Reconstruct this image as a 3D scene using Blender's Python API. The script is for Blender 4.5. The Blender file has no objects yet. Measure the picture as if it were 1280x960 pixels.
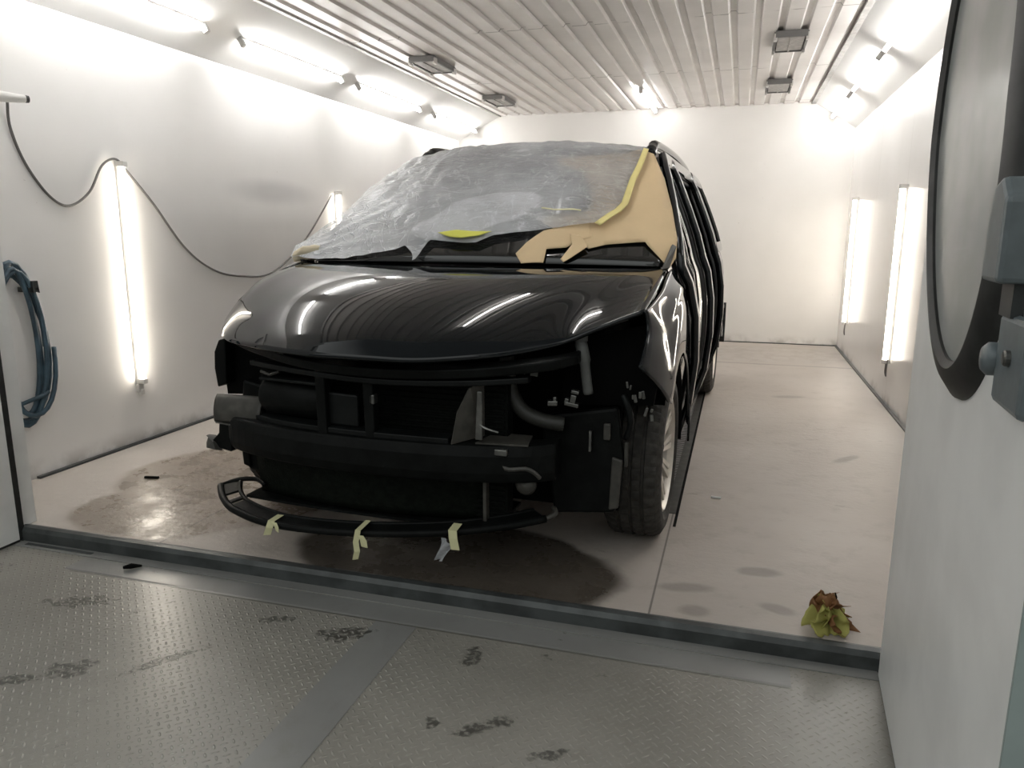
import bpy, bmesh, math, random
from mathutils import Vector, Matrix, noise
random.seed(7)
C = bpy.context.scene.collection
PI = math.pi

# ------------------------------------------------------------------ helpers
class MB:
    def __init__(s): s.v = []; s.f = []
    def add(s, vs, fs):
        o = len(s.v); s.v += [tuple(v) for v in vs]; s.f += [tuple(i + o for i in f) for f in fs]; return s
    def box(s, c, d, rz=0.0, rx=0.0, ry=0.0):
        m = Matrix.Translation(c) @ Matrix.Rotation(rz, 4, 'Z') @ Matrix.Rotation(ry, 4, 'Y') @ Matrix.Rotation(rx, 4, 'X')
        x, y, z = d[0]/2, d[1]/2, d[2]/2
        vs = [m @ Vector(p) for p in ((-x,-y,-z),(x,-y,-z),(x,y,-z),(-x,y,-z),(-x,-y,z),(x,-y,z),(x,y,z),(-x,y,z))]
        return s.add(vs, ((0,3,2,1),(4,5,6,7),(0,1,5,4),(1,2,6,5),(2,3,7,6),(3,0,4,7)))
    def bx(s, a, b):
        return s.box([(a[i]+b[i])/2 for i in range(3)], [abs(b[i]-a[i]) for i in range(3)])
    def prism(s, poly, axis, a, b):
        # poly: 2D points in the two remaining axes (cyclic order), extruded a..b along axis
        n = len(poly); vs = []
        for t in (a, b):
            for p in poly:
                if axis == 0: vs.append((t, p[0], p[1]))
                elif axis == 1: vs.append((p[0], t, p[1]))
                else: vs.append((p[0], p[1], t))
        fs = [tuple(range(n)), tuple(range(2*n-1, n-1, -1))]
        fs += [(i, i+n, (i+1) % n + n, (i+1) % n) for i in range(n)]
        return s.add(vs, fs)
    def tube(s, path, r, seg=8, closed=False, caps=True):
        P = [Vector(p) for p in path]; n = len(P); rings = []; up = None
        for i in range(n):
            if closed: t = P[(i+1) % n] - P[i-1]
            else: t = P[min(i+1, n-1)] - P[max(i-1, 0)]
            t.normalize()
            if up is None:
                up = Vector((0,0,1)) if abs(t.z) < .9 else Vector((1,0,0))
            a = t.cross(up); a.normalize(); b = a.cross(t); up = b
            rr = r[i] if isinstance(r, (list, tuple)) else r
            rings.append([P[i] + a*math.cos(2*PI*k/seg)*rr + b*math.sin(2*PI*k/seg)*rr for k in range(seg)])
        vs = [v for q in rings for v in q]; fs = []
        for i in range(n if closed else n-1):
            j = (i+1) % n
            for k in range(seg):
                l = (k+1) % seg; fs.append((i*seg+k, i*seg+l, j*seg+l, j*seg+k))
        if caps and not closed:
            fs.append(tuple(range(seg-1, -1, -1))); fs.append(tuple((n-1)*seg+k for k in range(seg)))
        return s.add(vs, fs)
    def lathe(s, prof, M=Matrix(), seg=48, rad=None):
        # prof: (axial, radius); axis = local X; M places it; rad(i,k) modifies the radius
        vs = []; n = len(prof)
        for k in range(seg):
            a = 2*PI*k/seg
            for i, (x, r) in enumerate(prof):
                rr = rad(i, k, r) if rad else r
                vs.append(M @ Vector((x, rr*math.cos(a), rr*math.sin(a))))
        fs = []
        for k in range(seg):
            l = (k+1) % seg
            for i in range(n-1): fs.append((k*n+i, k*n+i+1, l*n+i+1, l*n+i))
        return s.add(vs, fs)
    def grid(s, fn, nu, nv, u0=0., u1=1., v0=0., v1=1., skip=None):
        vs = [fn(u0+(u1-u0)*i/nu, v0+(v1-v0)*j/nv) for i in range(nu+1) for j in range(nv+1)]
        fs = []
        for i in range(nu):
            for j in range(nv):
                if skip and skip(i, j): continue
                a = i*(nv+1)+j; fs.append((a, a+nv+1, a+nv+2, a+1))
        return s.add(vs, fs)
    def build(s, name, m, parent=None, smooth=False, solid=0, bevel=0, angle=None, subsurf=0):
        me = bpy.data.meshes.new(name); me.from_pydata(s.v, [], s.f); me.update()
        bm = bmesh.new(); bm.from_mesh(me); bmesh.ops.remove_doubles(bm, verts=bm.verts, dist=1e-5)
        if not solid: bmesh.ops.recalc_face_normals(bm, faces=bm.faces)
        bm.to_mesh(me); bm.free()
        if smooth:
            for p in me.polygons: p.use_smooth = True
        me.materials.append(m)
        o = bpy.data.objects.new(name, me); C.objects.link(o)
        if parent: o.parent = parent
        if solid:
            d = o.modifiers.new('solid', 'SOLIDIFY'); d.thickness = abs(solid); d.offset = -1 if solid > 0 else 1
        if bevel:
            d = o.modifiers.new('bevel', 'BEVEL'); d.width = bevel; d.segments = 2; d.limit_method = 'ANGLE'
        if subsurf:
            d = o.modifiers.new('sub', 'SUBSURF'); d.levels = subsurf; d.render_levels = subsurf
        if smooth and angle:
            try: me.set_sharp_from_angle(angle=math.radians(angle))
            except Exception: pass
        return o

def tag(o, label, cat, group=None, kind=None):
    o['label'] = label; o['category'] = cat
    if group: o['group'] = group
    if kind: o['kind'] = kind
    return o
def empty(name, loc=(0,0,0), rz=0.):
    o = bpy.data.objects.new(name, None); C.objects.link(o); o.location = loc; o.rotation_euler = (0,0,rz); o.empty_display_size = .1
    return o
def struct(o, label=None, cat=None):
    o['kind'] = 'structure'
    if label: o['label'] = label
    if cat: o['category'] = cat
    return o
def copy_tree(o, parent=None):
    c = o.copy(); C.objects.link(c)
    if parent: c.parent = parent
    for ch in list(o.children): copy_tree(ch, c)
    return c
def spline(pts, n=8, closed=False):
    P = [Vector(p) for p in pts]; out = []; N = len(P)
    for i in range(N if closed else N-1):
        if closed: a, b, c, d = P[i-1], P[i], P[(i+1) % N], P[(i+2) % N]
        else: a, b, c, d = P[max(i-1,0)], P[i], P[i+1], P[min(i+2,N-1)]
        for k in range(n):
            t = k/n
            out.append(.5*((2*b)+(c-a)*t+(2*a-5*b+4*c-d)*t*t+(3*b-a-3*c+d)*t**3))
    if not closed: out.append(P[-1])
    return out
def lerp(a, b, t): return a+(b-a)*t
def interp(xs, ys, x):
    if x <= xs[0]: return ys[0]
    for i in range(len(xs)-1):
        if x <= xs[i+1]: return lerp(ys[i], ys[i+1], (x-xs[i])/(xs[i+1]-xs[i]))
    return ys[-1]

# ------------------------------------------------------------------ materials
class NT:
    def __init__(s, name):
        s.m = bpy.data.materials.new(name); s.m.use_nodes = True; s.t = s.m.node_tree; s.n = s.t.nodes; s.l = s.t.links
        s.b = s.n['Principled BSDF']; s.out = s.n['Material Output']
    def node(s, typ, **kw):
        n = s.n.new(typ)
        for k, v in kw.items(): setattr(n, k, v)
        return n
    def link(s, a, b): s.l.new(a, b)
    def val(s, sock, x):
        if hasattr(x, 'links') or isinstance(x, bpy.types.NodeSocket): s.l.new(x, sock)
        else: sock.default_value = x
    def math(s, op, a, b=0., c=None, clamp=False):
        n = s.n.new('ShaderNodeMath'); n.operation = op; n.use_clamp = clamp
        s.val(n.inputs[0], a); s.val(n.inputs[1], b)
        if c is not None: s.val(n.inputs[2], c)
        return n.outputs[0]
    def mix(s, f, a, b):
        n = s.n.new('ShaderNodeMix'); n.data_type = 'RGBA'
        s.val(n.inputs[0], f)
        for k, x in ((6, a), (7, b)):
            if isinstance(x, bpy.types.NodeSocket): s.l.new(x, n.inputs[k])
            else: n.inputs[k].default_value = (*x, 1) if len(x) == 3 else x
        return n.outputs[2]
    def ss(s, x, lo, hi, a=0., b=1.):
        n = s.n.new('ShaderNodeMapRange'); n.interpolation_type = 'SMOOTHSTEP'
        s.val(n.inputs[0], x); n.inputs[1].default_value = lo; n.inputs[2].default_value = hi
        n.inputs[3].default_value = a; n.inputs[4].default_value = b
        return n.outputs[0]
    def pos(s):
        return s.n.new('ShaderNodeNewGeometry').outputs['Position']
    def obj(s):
        return s.n.new('ShaderNodeTexCoord').outputs['Object']
    def xyz(s, v):
        n = s.n.new('ShaderNodeSeparateXYZ'); s.l.new(v, n.inputs[0]); return n.outputs
    def noise(s, v, scale, detail=4., rough=.55, dist=0.):
        n = s.n.new('ShaderNodeTexNoise'); s.l.new(v, n.inputs['Vector']); n.inputs['Scale'].default_value = scale
        n.inputs['Detail'].default_value = detail; n.inputs['Roughness'].default_value = rough; n.inputs['Distortion'].default_value = dist
        return n.outputs['Fac']
    def scale(s, v, k):
        n = s.n.new('ShaderNodeMapping'); s.l.new(v, n.inputs[0]); n.inputs['Scale'].default_value = k; return n.outputs[0]
    def bump(s, h, strength, dist=.01):
        n = s.n.new('ShaderNodeBump'); n.inputs['Strength'].default_value = strength; n.inputs['Distance'].default_value = dist
        s.l.new(h, n.inputs['Height']); s.l.new(n.outputs[0], s.b.inputs['Normal']); return n
    def set(s, **kw):
        for k, v in kw.items(): s.val(s.b.inputs[k.replace('_', ' ')], v if not (isinstance(v, tuple) and len(v) == 3) else (*v, 1))
        return s

def simple(name, col, rough=.5, metal=0., var=0., vs=20., bump=0., bs=60., coat=0., spec=None):
    t = NT(name); t.set(Base_Color=col, Roughness=rough, Metallic=metal)
    if coat: t.set(Coat_Weight=coat, Coat_Roughness=.03)
    if spec is not None: t.set(Specular_IOR_Level=spec)
    v = t.obj()
    if var:
        n = t.noise(v, vs)
        t.link(t.mix(t.ss(n, .35, .65), tuple(c*(1-var) for c in col), tuple(min(1, c*(1+var)) for c in col)), t.b.inputs['Base Color'])
    if bump: t.bump(t.noise(v, bs), bump)
    return t.m

def emit(name, col, strength):
    t = NT(name); t.set(Base_Color=(.8,.8,.8), Emission_Color=col, Emission_Strength=strength); return t.m

def ellipse(t, p, cx, cy, rx, ry, rot=0., amp=.35, ns=2.2, soft=.12):
    """1 inside a noise-edged ellipse on the floor, 0 outside"""
    m = t.n.new('ShaderNodeMapping'); m.vector_type = 'TEXTURE'
    m.inputs['Location'].default_value = (cx, cy, 0); m.inputs['Rotation'].default_value = (0,0,rot); m.inputs['Scale'].default_value = (rx, ry, 1e3)
    t.link(p, m.inputs[0])
    ln = t.n.new('ShaderNodeVectorMath'); ln.operation = 'LENGTH'; t.link(m.outputs[0], ln.inputs[0])
    d = t.math('ADD', ln.outputs['Value'], t.math('MULTIPLY', t.math('SUBTRACT', t.noise(p, ns, 4.), .5), amp*2))
    return t.ss(d, 1-soft, 1+soft, 1., 0.)

TUBE = 13.2
M_tube = emit('tube_cool', (1.0, .985, .965), TUBE)
M_tube_warm = emit('tube_warm', (1.0, .91, .78), TUBE*.82)

XL0 = -3.3114
def wall_mat(name, col, seam=None, rough=.22, grey_patch=False):
    t = NT(name); p = t.pos(); x, y, z = t.xyz(p)
    n = t.noise(p, 1.3, 3.); n2 = t.noise(p, 60., 2.)
    c = t.mix(t.ss(n, .3, .7), tuple(k*.95 for k in col), col)
    c = t.mix(t.math('MULTIPLY', t.ss(t.noise(p, 38., 3.), .74, .78), .4), c, (.40,.36,.31))
    if grey_patch:
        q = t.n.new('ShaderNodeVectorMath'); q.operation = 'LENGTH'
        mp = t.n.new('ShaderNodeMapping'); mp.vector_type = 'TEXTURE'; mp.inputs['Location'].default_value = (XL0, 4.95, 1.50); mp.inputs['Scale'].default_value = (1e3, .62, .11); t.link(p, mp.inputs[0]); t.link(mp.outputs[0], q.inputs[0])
        c = t.mix(t.math('MULTIPLY', t.ss(t.math('ADD', q.outputs['Value'], t.math('MULTIPLY', n, .5)), .5, 1.35, 1., 0.), .42), c, (.38,.38,.39))  # soft grey elongated patch blended into the wall colour
    # grime near the floor
    g = t.math('MULTIPLY', t.ss(z, .0, .12, 1., 0.), t.ss(t.noise(p, 5., 5.), .45, .65))
    c = t.mix(t.math('MULTIPLY', g, .55), c, (.33,.30,.27))
    if seam:
        ax, pitch, off = seam; q = (x, y)[ax]
        f = t.math('FRACT', t.math('DIVIDE', t.math('SUBTRACT', q, off), pitch))
        d = t.math('ABSOLUTE', t.math('SUBTRACT', f, .5))
        c = t.mix(t.math('MULTIPLY', t.ss(d, .0006, .0022, 1., 0.), .5), c, (.35,.33,.31))
    t.link(c, t.b.inputs['Base Color'])
    t.set(Roughness=rough)
    t.bump(n2, .02, .004)
    return t.m
M_wall = wall_mat('white_booth_wall', (.86,.85,.835), grey_patch=True)
M_wallR = wall_mat('white_booth_panels', (.86,.85,.835), (1, 1.22, 5.25))
M_wallB = wall_mat('white_back_panels', (.86,.845,.82), None, .3)
M_slope = wall_mat('white_slope_panels', (.80,.795,.78), None, .3)

def ceil_mat():
    t = NT('ribbed_ceiling'); p = t.pos(); x, y, z = t.xyz(p)
    n = t.noise(p, 2.5, 4.)
    c = t.mix(t.ss(n, .3, .7), (.72,.69,.665), (.80,.77,.745))
    # dirty sheet joints across the ribs, patchy
    f = t.math('FRACT', t.math('DIVIDE', t.math('SUBTRACT', y, 5.2-.85), 1.7))
    d = t.math('ABSOLUTE', t.math('SUBTRACT', f, .5))
    j = t.math('MULTIPLY', t.ss(d, .002, .006, 1., 0.), t.ss(t.noise(p, 3., 4.), .47, .56))
    c = t.mix(t.math('MULTIPLY', j, .8), c, (.12,.10,.09))
    t.link(c, t.b.inputs['Base Color']); t.set(Roughness=.33)
    return t.m
M_ceil = ceil_mat()

def floor_mat():
    t = NT('booth_concrete'); p = t.pos(); x, y, z = t.xyz(p)
    n = t.noise(p, .9, 5.); n2 = t.noise(p, 7., 6., .65); n3 = t.noise(p, 45., 4.)
    c = t.mix(t.ss(n, .3, .7), (.405,.36,.32), (.48,.435,.395))
    c = t.mix(t.math('MULTIPLY', t.ss(n2, .5, .72), .35), c, (.30,.26,.225))
    # dusty overspray along the walls
    ov = t.math('MAXIMUM', t.ss(x, -3.0, -2.45, 1., 0.), t.ss(x, .65, 1.05))
    c = t.mix(t.math('MULTIPLY', ov, .6), c, (.52,.49,.46))
    # scuffs / foot marks
    sc = t.math('MULTIPLY', t.ss(t.noise(t.scale(p, (5., 9., 1.)), 1., 5., .6), .66, .73), .45)
    c = t.mix(sc, c, (.24,.21,.18))
    for a in ((-.11,2.50,.09,.035,.2), (.13,2.70,.075,.035,.1), (.19,2.43,.06,.03,-.3), (-.07,2.34,.05,.04,0), (.42,5.9,.12,.05,.3), (.62,4.3,.10,.03,.9)):
        e = ellipse(t, p, *a, amp=.5, ns=9., soft=.35); c = t.mix(t.math('MULTIPLY', e, .55), c, (.20,.175,.15))
    # damp patches
    w = None
    for a in ((-2.38,2.62,.42,.36,.25), (-2.55,3.2,.36,.55,-.45), (-2.05,2.95,.35,.45,0.)):
        e = ellipse(t, p, *a, amp=.32, ns=1.7, soft=.07); w = e if w is None else t.math('MAXIMUM', w, e)
    damp_shade = ellipse(t, p, -.98, 2.48, .64, .36, -.06, amp=.16, ns=3., soft=.07)  # damp under the nose, widened and darkened for the car's shade
    w3 = ellipse(t, p, .3, 8.0, .9, .55, .1, amp=.3, ns=2., soft=.1)
    c = t.mix(t.math('MULTIPLY', w, .72), c, (.20,.155,.115))
    c = t.mix(t.math('MULTIPLY', damp_shade, .9), c, (.05,.039,.028))
    c = t.mix(t.math('MULTIPLY', w3, .35), c, (.25,.23,.21))
    # slab joints
    def line(q, at, w_, lo, hi):
        d = t.math('ABSOLUTE', t.math('SUBTRACT', q, at)); r = t.ss(d, w_*.4, w_, 1., 0.)
        return t.math('MULTIPLY', r, t.math('MULTIPLY', t.ss(y, lo, lo+.05), t.ss(y, hi, hi+.05, 1., 0.)))
    dj = t.math('ABSOLUTE', t.math('SUBTRACT', t.math('ADD', y, t.math('MULTIPLY', n2, .05)), 7.38)); c = t.mix(t.math('MULTIPLY', t.ss(dj, .0, .05, 1., 0.), .5), c, (.16,.15,.14))
    j = t.math('MAXIMUM', line(x, -2.15, .006, 2., 8.8), line(x, -.215, .005, 2., 3.2))
    c = t.mix(t.math('MULTIPLY', j, .7), c, (.07,.06,.05))
    t.link(c, t.b.inputs['Base Color'])
    wet = t.math('MAXIMUM', w, t.math('MAXIMUM', damp_shade, t.math('MULTIPLY', w3, .6)))
    wetn = t.math('MULTIPLY', wet, t.ss(n2, .32, .62))
    t.link(t.math('SUBTRACT', .52, t.math('MULTIPLY', wetn, .31)), t.b.inputs['Roughness'])
    h = t.math('ADD', t.math('MULTIPLY', n3, .5), t.noise(p, 22., 5., .6))
    t.bump(h, .28, .008)
    return t.m
M_floor = floor_mat()

def plate_mat(name='grey_tread_plate', tread=1.0, col=(.262,.25,.222)):
    t = NT(name); p = t.pos(); x, y, z = t.xyz(p)
    n = t.noise(p, 1.6, 5.); n2 = t.noise(p, 11., 6., .7)
    c = t.mix(t.ss(n, .3, .7), tuple(k*.86 for k in col), tuple(k*1.12 for k in col))
    c = t.mix(t.math('MULTIPLY', t.ss(n2, .5, .75), .3), c, (.15,.14,.12))
    fl = t.math('MULTIPLY', t.ss(t.noise(p, 13., 7., .75), .60, .66), t.ss(t.noise(p, 2.6, 2.), .54, .62))
    for a in ((-1.15,1.96,.085,.05,.4), (-1.42,1.97,.06,.022,.5), (-.58,1.65,.085,.028,.6), (-.71,1.63,.03,.02,0), (-.37,1.6,.05,.022,.5), (-1.83,1.55,.07,.05,.6), (-1.95,1.45,.09,.03,.4), (-2.14,1.88,.12,.04,.3), (-.71,1.95,.03,.05,0), (-1.6,1.66,.12,.02,.9), (-2.75,1.95,.12,.09,.3)):
        e = ellipse(t, p, a[0], a[1], a[2]*.9, a[3]*.9, a[4], amp=1.5, ns=26., soft=.2); fl = t.math('MAXIMUM', fl, e)
    fl = t.math('MULTIPLY', fl, t.ss(t.noise(p, 55., 4., .6), .36, .54, .15, 1.))
    c = t.mix(t.math('MULTIPLY', fl, .85), c, (.045,.042,.036))
    t.link(c, t.b.inputs['Base Color'])
    ln = t.math('MULTIPLY', t.ss(t.math('ABSOLUTE', t.math('SUBTRACT', y, 2.066)), .002, .006, 1., 0.), t.math('MULTIPLY', t.ss(x, -2.42, -2.38), t.ss(x, .2, .22, 1., 0.)))
    c = t.mix(t.math('MULTIPLY', ln, .7), c, (.05,.047,.042))
    # two-way tread bars on a lattice turned 45 degrees
    cell = .0235; k = .70711/cell
    a = t.math('MULTIPLY', t.math('ADD', x, y), k); b = t.math('MULTIPLY', t.math('SUBTRACT', y, x), k)
    fa = t.math('SUBTRACT', t.math('FRACT', t.math('ADD', a, 1000.)), .5); fb = t.math('SUBTRACT', t.math('FRACT', t.math('ADD', b, 1000.)), .5)
    par = t.math('MODULO', t.math('ADD', t.math('FLOOR', t.math('ADD', a, 1000.)), t.math('FLOOR', t.math('ADD', b, 1000.))), 2.)
    ip = t.math('SUBTRACT', 1., par)
    L = t.math('ADD', t.math('MULTIPLY', fa, par), t.math('MULTIPLY', fb, ip))
    S = t.math('ADD', t.math('MULTIPLY', fb, par), t.math('MULTIPLY', fa, ip))
    d = t.math('SQRT', t.math('ADD', t.math('POWER', t.math('DIVIDE', L, .47), 2.), t.math('POWER', t.math('DIVIDE', S, .15), 2.)))
    h = t.ss(d, .45, 1.05, 1., 0.)
    glint_zone = ellipse(t, p, -1.32, 1.66, .58, .40, .3, amp=.35, ns=2.4, soft=.5)     # bars stand out here, lamp glints painted on; thick paint elsewhere
    cover = t.math('ADD', .20, t.math('MULTIPLY', glint_zone, .80))
    glint_and_wear = t.math('MULTIPLY', t.math('MULTIPLY', h, cover), t.math('MULTIPLY', t.ss(t.noise(p, 9., 3.), .3, .6, .35, 1.), tread))  # lighter bar tops: painted lamp glint with some wear
    t.link(t.mix(t.math('MULTIPLY', glint_and_wear, .75), c, (.52,.51,.475)), t.b.inputs['Base Color'])
    hh = t.math('ADD', t.math('MULTIPLY', t.math('MULTIPLY', h, cover), tread), t.math('MULTIPLY', n2, .25))
    hh = t.math('SUBTRACT', hh, t.math('MULTIPLY', fl, .25))
    t.bump(hh, .6, .004)
    t.link(t.math('SUBTRACT', .29, t.math('MULTIPLY', glint_and_wear, .13)), t.b.inputs['Roughness'])
    return t.m
M_plate = plate_mat()
M_strip = plate_mat('grey_smooth_steel', 0.0, (.23,.23,.222))
M_thresh = simple('dark_steel_sill', (.06,.066,.066), .45, .2, .3, 8., .1, 30.)

def film_mat():
    t = NT('clear_masking_film'); t.n.remove(t.b)
    p = t.obj()
    n = t.noise(p, 3.2, 3., .5); n2 = t.noise(t.scale(p, (11., 24., 24.)), 1., 6., .65, 1.4); n3 = t.noise(p, 1.4, 2.)
    x, y, z = t.xyz(p)
    f = t.ss(n, .35, .68, .46, .62)
    lf = t.ss(x, .0, -.55)
    def ridge(sc, seed, wd):
        mp = t.n.new('ShaderNodeMapping'); mp.inputs['Location'].default_value = (seed, seed*.7, 0); mp.inputs['Scale'].default_value = sc; mp.inputs['Rotation'].default_value = (0, .6, .4); t.link(p, mp.inputs[0])
        return t.ss(t.math('ABSOLUTE', t.math('SUBTRACT', t.noise(mp.outputs[0], 1., 3., .5, .8), .5)), 0., wd, 1., 0.)
    cr = t.math('MAXIMUM', ridge((3.5, 9., 9.), 3., .022), ridge((9., 4., 5.), 8., .018))
    f = t.math('ADD', f, t.math('MULTIPLY', cr, t.math('ADD', .10, t.math('MULTIPLY', lf, .22))))
    f = t.math('ADD', f, t.ss(n2, .56, .70, 0., .24))
    f = t.math('ADD', f, t.ss(x, -.15, -.75, 0., .24))
    f = t.math('SUBTRACT', f, t.ss(x, .15, .5, 0., .12), clamp=True)
    pt = ellipse(t, p, -.03, .33, .27, .12, .3, amp=.45, ns=4., soft=.06)
    f = t.math('ADD', f, t.math('MULTIPLY', pt, .22), clamp=True)
    d = t.node('ShaderNodeBsdfDiffuse'); d.inputs[0].default_value = (.76,.785,.815,1)
    tl = t.node('ShaderNodeBsdfTranslucent'); tl.inputs[0].default_value = (.76,.78,.81,1)
    m1 = t.node('ShaderNodeMixShader'); m1.inputs[0].default_value = .2; t.link(d.outputs[0], m1.inputs[1]); t.link(tl.outputs[0], m1.inputs[2])
    tr = t.node('ShaderNodeBsdfTransparent'); tr.inputs[0].default_value = (.97,.97,.97,1)
    m2 = t.node('ShaderNodeMixShader'); t.link(f, m2.inputs[0]); t.link(tr.outputs[0], m2.inputs[1]); t.link(m1.outputs[0], m2.inputs[2])
    g = t.node('ShaderNodeBsdfGlossy'); g.inputs['Roughness'].default_value = .22; g.inputs[0].default_value = (.9,.9,.9,1)
    fr = t.node('ShaderNodeFresnel'); fr.inputs[0].default_value = 1.45
    bp = t.node('ShaderNodeBump'); bp.inputs['Strength'].default_value = .75; bp.inputs['Distance'].default_value = .012
    t.link(t.math('ADD', n2, t.math('MULTIPLY', cr, t.math('ADD', .12, t.math('MULTIPLY', lf, .3)))), bp.inputs['Height'])
    for q in (g, fr, d): t.link(bp.outputs[0], q.inputs['Normal'])
    m3 = t.node('ShaderNodeMixShader'); t.link(t.math('MULTIPLY', fr.outputs[0], .8), m3.inputs[0]); t.link(m2.outputs[0], m3.inputs[1]); t.link(g.outputs[0], m3.inputs[2])
    t.link(m3.outputs[0], t.out.inputs['Surface'])
    return t.m
M_film = film_mat()

def paper_mat(name, col):
    t = NT(name); p = t.obj()
    n = t.noise(p, 6., 4.)
    t.link(t.mix(t.ss(n, .3, .7), tuple(k*.93 for k in col), col), t.b.inputs['Base Color']); t.set(Roughness=.75)
    t.bump(t.noise(p, 9., 3.), .25, .01)
    return t.m
M_paper = paper_mat('kraft_paper', (.62,.47,.28))
M_tape = paper_mat('yellow_masking_tape', (.70,.62,.26))
M_tape2 = paper_mat('pale_masking_tape', (.66,.64,.38))

def paint_mat():
    t = NT('gloss_black_car_paint'); p = t.obj()
    t.set(Base_Color=(.004,.0055,.007), Roughness=.03, IOR=1.46)
    t.bump(t.noise(p, 160., 2.), .006, .002)
    return t.m
M_paint = paint_mat()
M_black = simple('black_plastic', (.0045,.0052,.0050), .5, 0., .3, 14., .1, 50., spec=.13)
M_black2 = simple('satin_black_metal', (.006,.007,.007), .45, .0, .3, 10., spec=.2)
M_void = simple('engine_bay_black', (.003,.003,.003), .8, spec=.08)
M_rad = simple('dark_radiator_fins', (.005,.006,.005), .6, .0, .2, 30., .4, 90., spec=.1)
M_greyp = simple('dusty_grey_plastic', (.055,.052,.045), .5, 0., .25, 18.)
M_filler = simple('pale_filler_pipe', (.125,.13,.125), .45, 0., .1)
M_alu = simple('raw_aluminium', (.17,.17,.16), .35, .8, .2, 25.)
M_rubber = simple('tyre_rubber', (.032,.029,.025), .78, 0., .3, 30., .2, 80.)
M_rim = simple('silver_alloy', (.66,.62,.56), .34, .55, .08, 12.)
M_glass = simple('dark_tinted_glass', (.006,.007,.007), .06, 0., coat=.6)
M_sheet = simple('dark_plastic_sheet', (.007,.008,.0085), .10, 0., .2, 9., .45, 14., coat=1.)
M_seal = simple('black_rubber_seal', (.018,.019,.018), .5, 0., .3, 20.)
M_white = simple('white_enamel', (.74,.74,.72), .38, 0., .05, 6.)
M_leaf_d = simple('white_door_skin', (.82,.825,.81), .36, 0., .05, 3.5)
M_leafedge = simple('grey_green_door_edge', (.30,.36,.35), .45, 0., .06, 9.)
M_hw = simple('blue_grey_enamel', (.135,.16,.17), .38, .1, .08, 30.)
M_hwdark = simple('dark_hardware', (.045,.05,.05), .45, .3)
M_cable = simple('grey_cable', (.12,.115,.11), .5)
M_hose = simple('blue_air_hose', (.045,.085,.115), .45, 0., .3, 12.)
M_lamp = simple('lamp_body', (.62,.61,.59), .4)
M_vent = simple('vent_grey', (.37,.36,.345), .45, .2, .15, 25.)
M_ventd = simple('vent_dark_grey', (.15,.145,.14), .5)  # darker grey of the vent back plate and frame
M_clip = simple('vent_clip_metal', (.62,.6,.58), .3, .6)
M_label = simple('grey_sticker', (.13,.135,.125), .6)

def pane_mat():
    t = NT('hazy_porthole_pane'); t.set(Base_Color=(.36,.375,.365), Roughness=.16)
    p = t.obj(); n = t.noise(p, 3.0, 3.)
    t.link(t.mix(t.ss(n, .35, .65), (.40,.42,.41), (.52,.53,.52)), t.b.inputs['Base Color'])
    t.set(Transmission_Weight=.15, Alpha=1.)
    return t.m
M_pane = pane_mat()

# ------------------------------------------------------------------ room
XL, XR, Y0, YB, ZC, ZS, CL, CR = -3.3114, 1.0708, 2.2463, 8.8009, 2.552, 2.2843, -2.8031, .6535
JL, JR, ZO = -2.815, .462, -.055
struct(MB().bx((XL-.12, Y0-.0, -.12), (XR+.12, YB+.12, 0)).build('floor', M_floor), 'dusty beige concrete floor of the spray booth with damp patches', 'floor')
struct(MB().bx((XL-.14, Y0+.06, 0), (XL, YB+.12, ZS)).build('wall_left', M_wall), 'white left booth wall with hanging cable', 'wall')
struct(MB().bx((XR, Y0+.06, 0), (XR+.14, YB+.12, ZS)).build('wall_right', M_wallR), 'white panelled right booth wall', 'wall')
struct(MB().bx((XL, YB, 0), (XR, YB+.12, ZC+.15)).build('wall_back', M_wallB), 'white back booth wall behind the car', 'wall')
struct(MB().prism([(XL, ZS), (CL, ZC), (CL, ZC+.12), (XL-.14, ZC+.12), (XL-.14, ZS)], 1, Y0+.06, YB).build('wall_left_slope', M_slope), 'sloping white panel above the left wall', 'wall')
struct(MB().prism([(XR, ZS), (CR, ZC), (CR, ZC+.12), (XR+.14, ZC+.12), (XR+.14, ZS)], 1, Y0+.06, YB).build('wall_right_slope', M_slope), 'sloping white panel above the right wall', 'wall')
# ribbed ceiling sheet
mb = MB(); prof = []; pitch = .1502; nx = int(round((CR-CL)/pitch)); pitch = (CR-CL)/nx
for i in range(nx):
    x = CL+i*pitch
    prof += [(x, ZC), (x+pitch*.60, ZC), (x+pitch*.68, ZC+.017), (x+pitch*.90, ZC+.017), (x+pitch*.98, ZC)]
prof.append((CR, ZC))
prof += [(CR, ZC+.1), (CL, ZC+.1)]
struct(mb.prism(prof, 1, Y0+.06, YB).build('ceiling', M_ceil), 'ribbed pale metal sheet ceiling', 'ceiling')
# edge trims between ceiling and slopes
struct(MB().bx((CL-.012, Y0+.06, ZC-.012), (CL+.02, YB, ZC+.01)).build('trim_1', M_vent), 'grey metal edge trim along the left side of the ceiling', 'trim')
struct(MB().bx((CR-.03, Y0+.06, ZC-.014), (CR+.012, YB, ZC+.01)).build('trim_2', M_vent), 'brownish grey edge trim along the right side of the ceiling', 'trim')
# dark gaps at the wall bases
struct(MB().bx((XL, Y0+.5, 0), (XL+.022, YB, .012)).build('baseboard_left', M_thresh), 'thin dark gap strip along the left wall base', 'baseboard')
struct(MB().bx((XR-.02, Y0+.5, 0), (XR, YB, .012)).build('baseboard_right', M_thresh), 'thin dark gap strip along the right wall base', 'baseboard')
struct(MB().bx((XL, YB-.012, 0), (XR, YB, .010)).build('baseboard_back', M_thresh), 'thin dark strip along the back wall base', 'baseboard')
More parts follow.
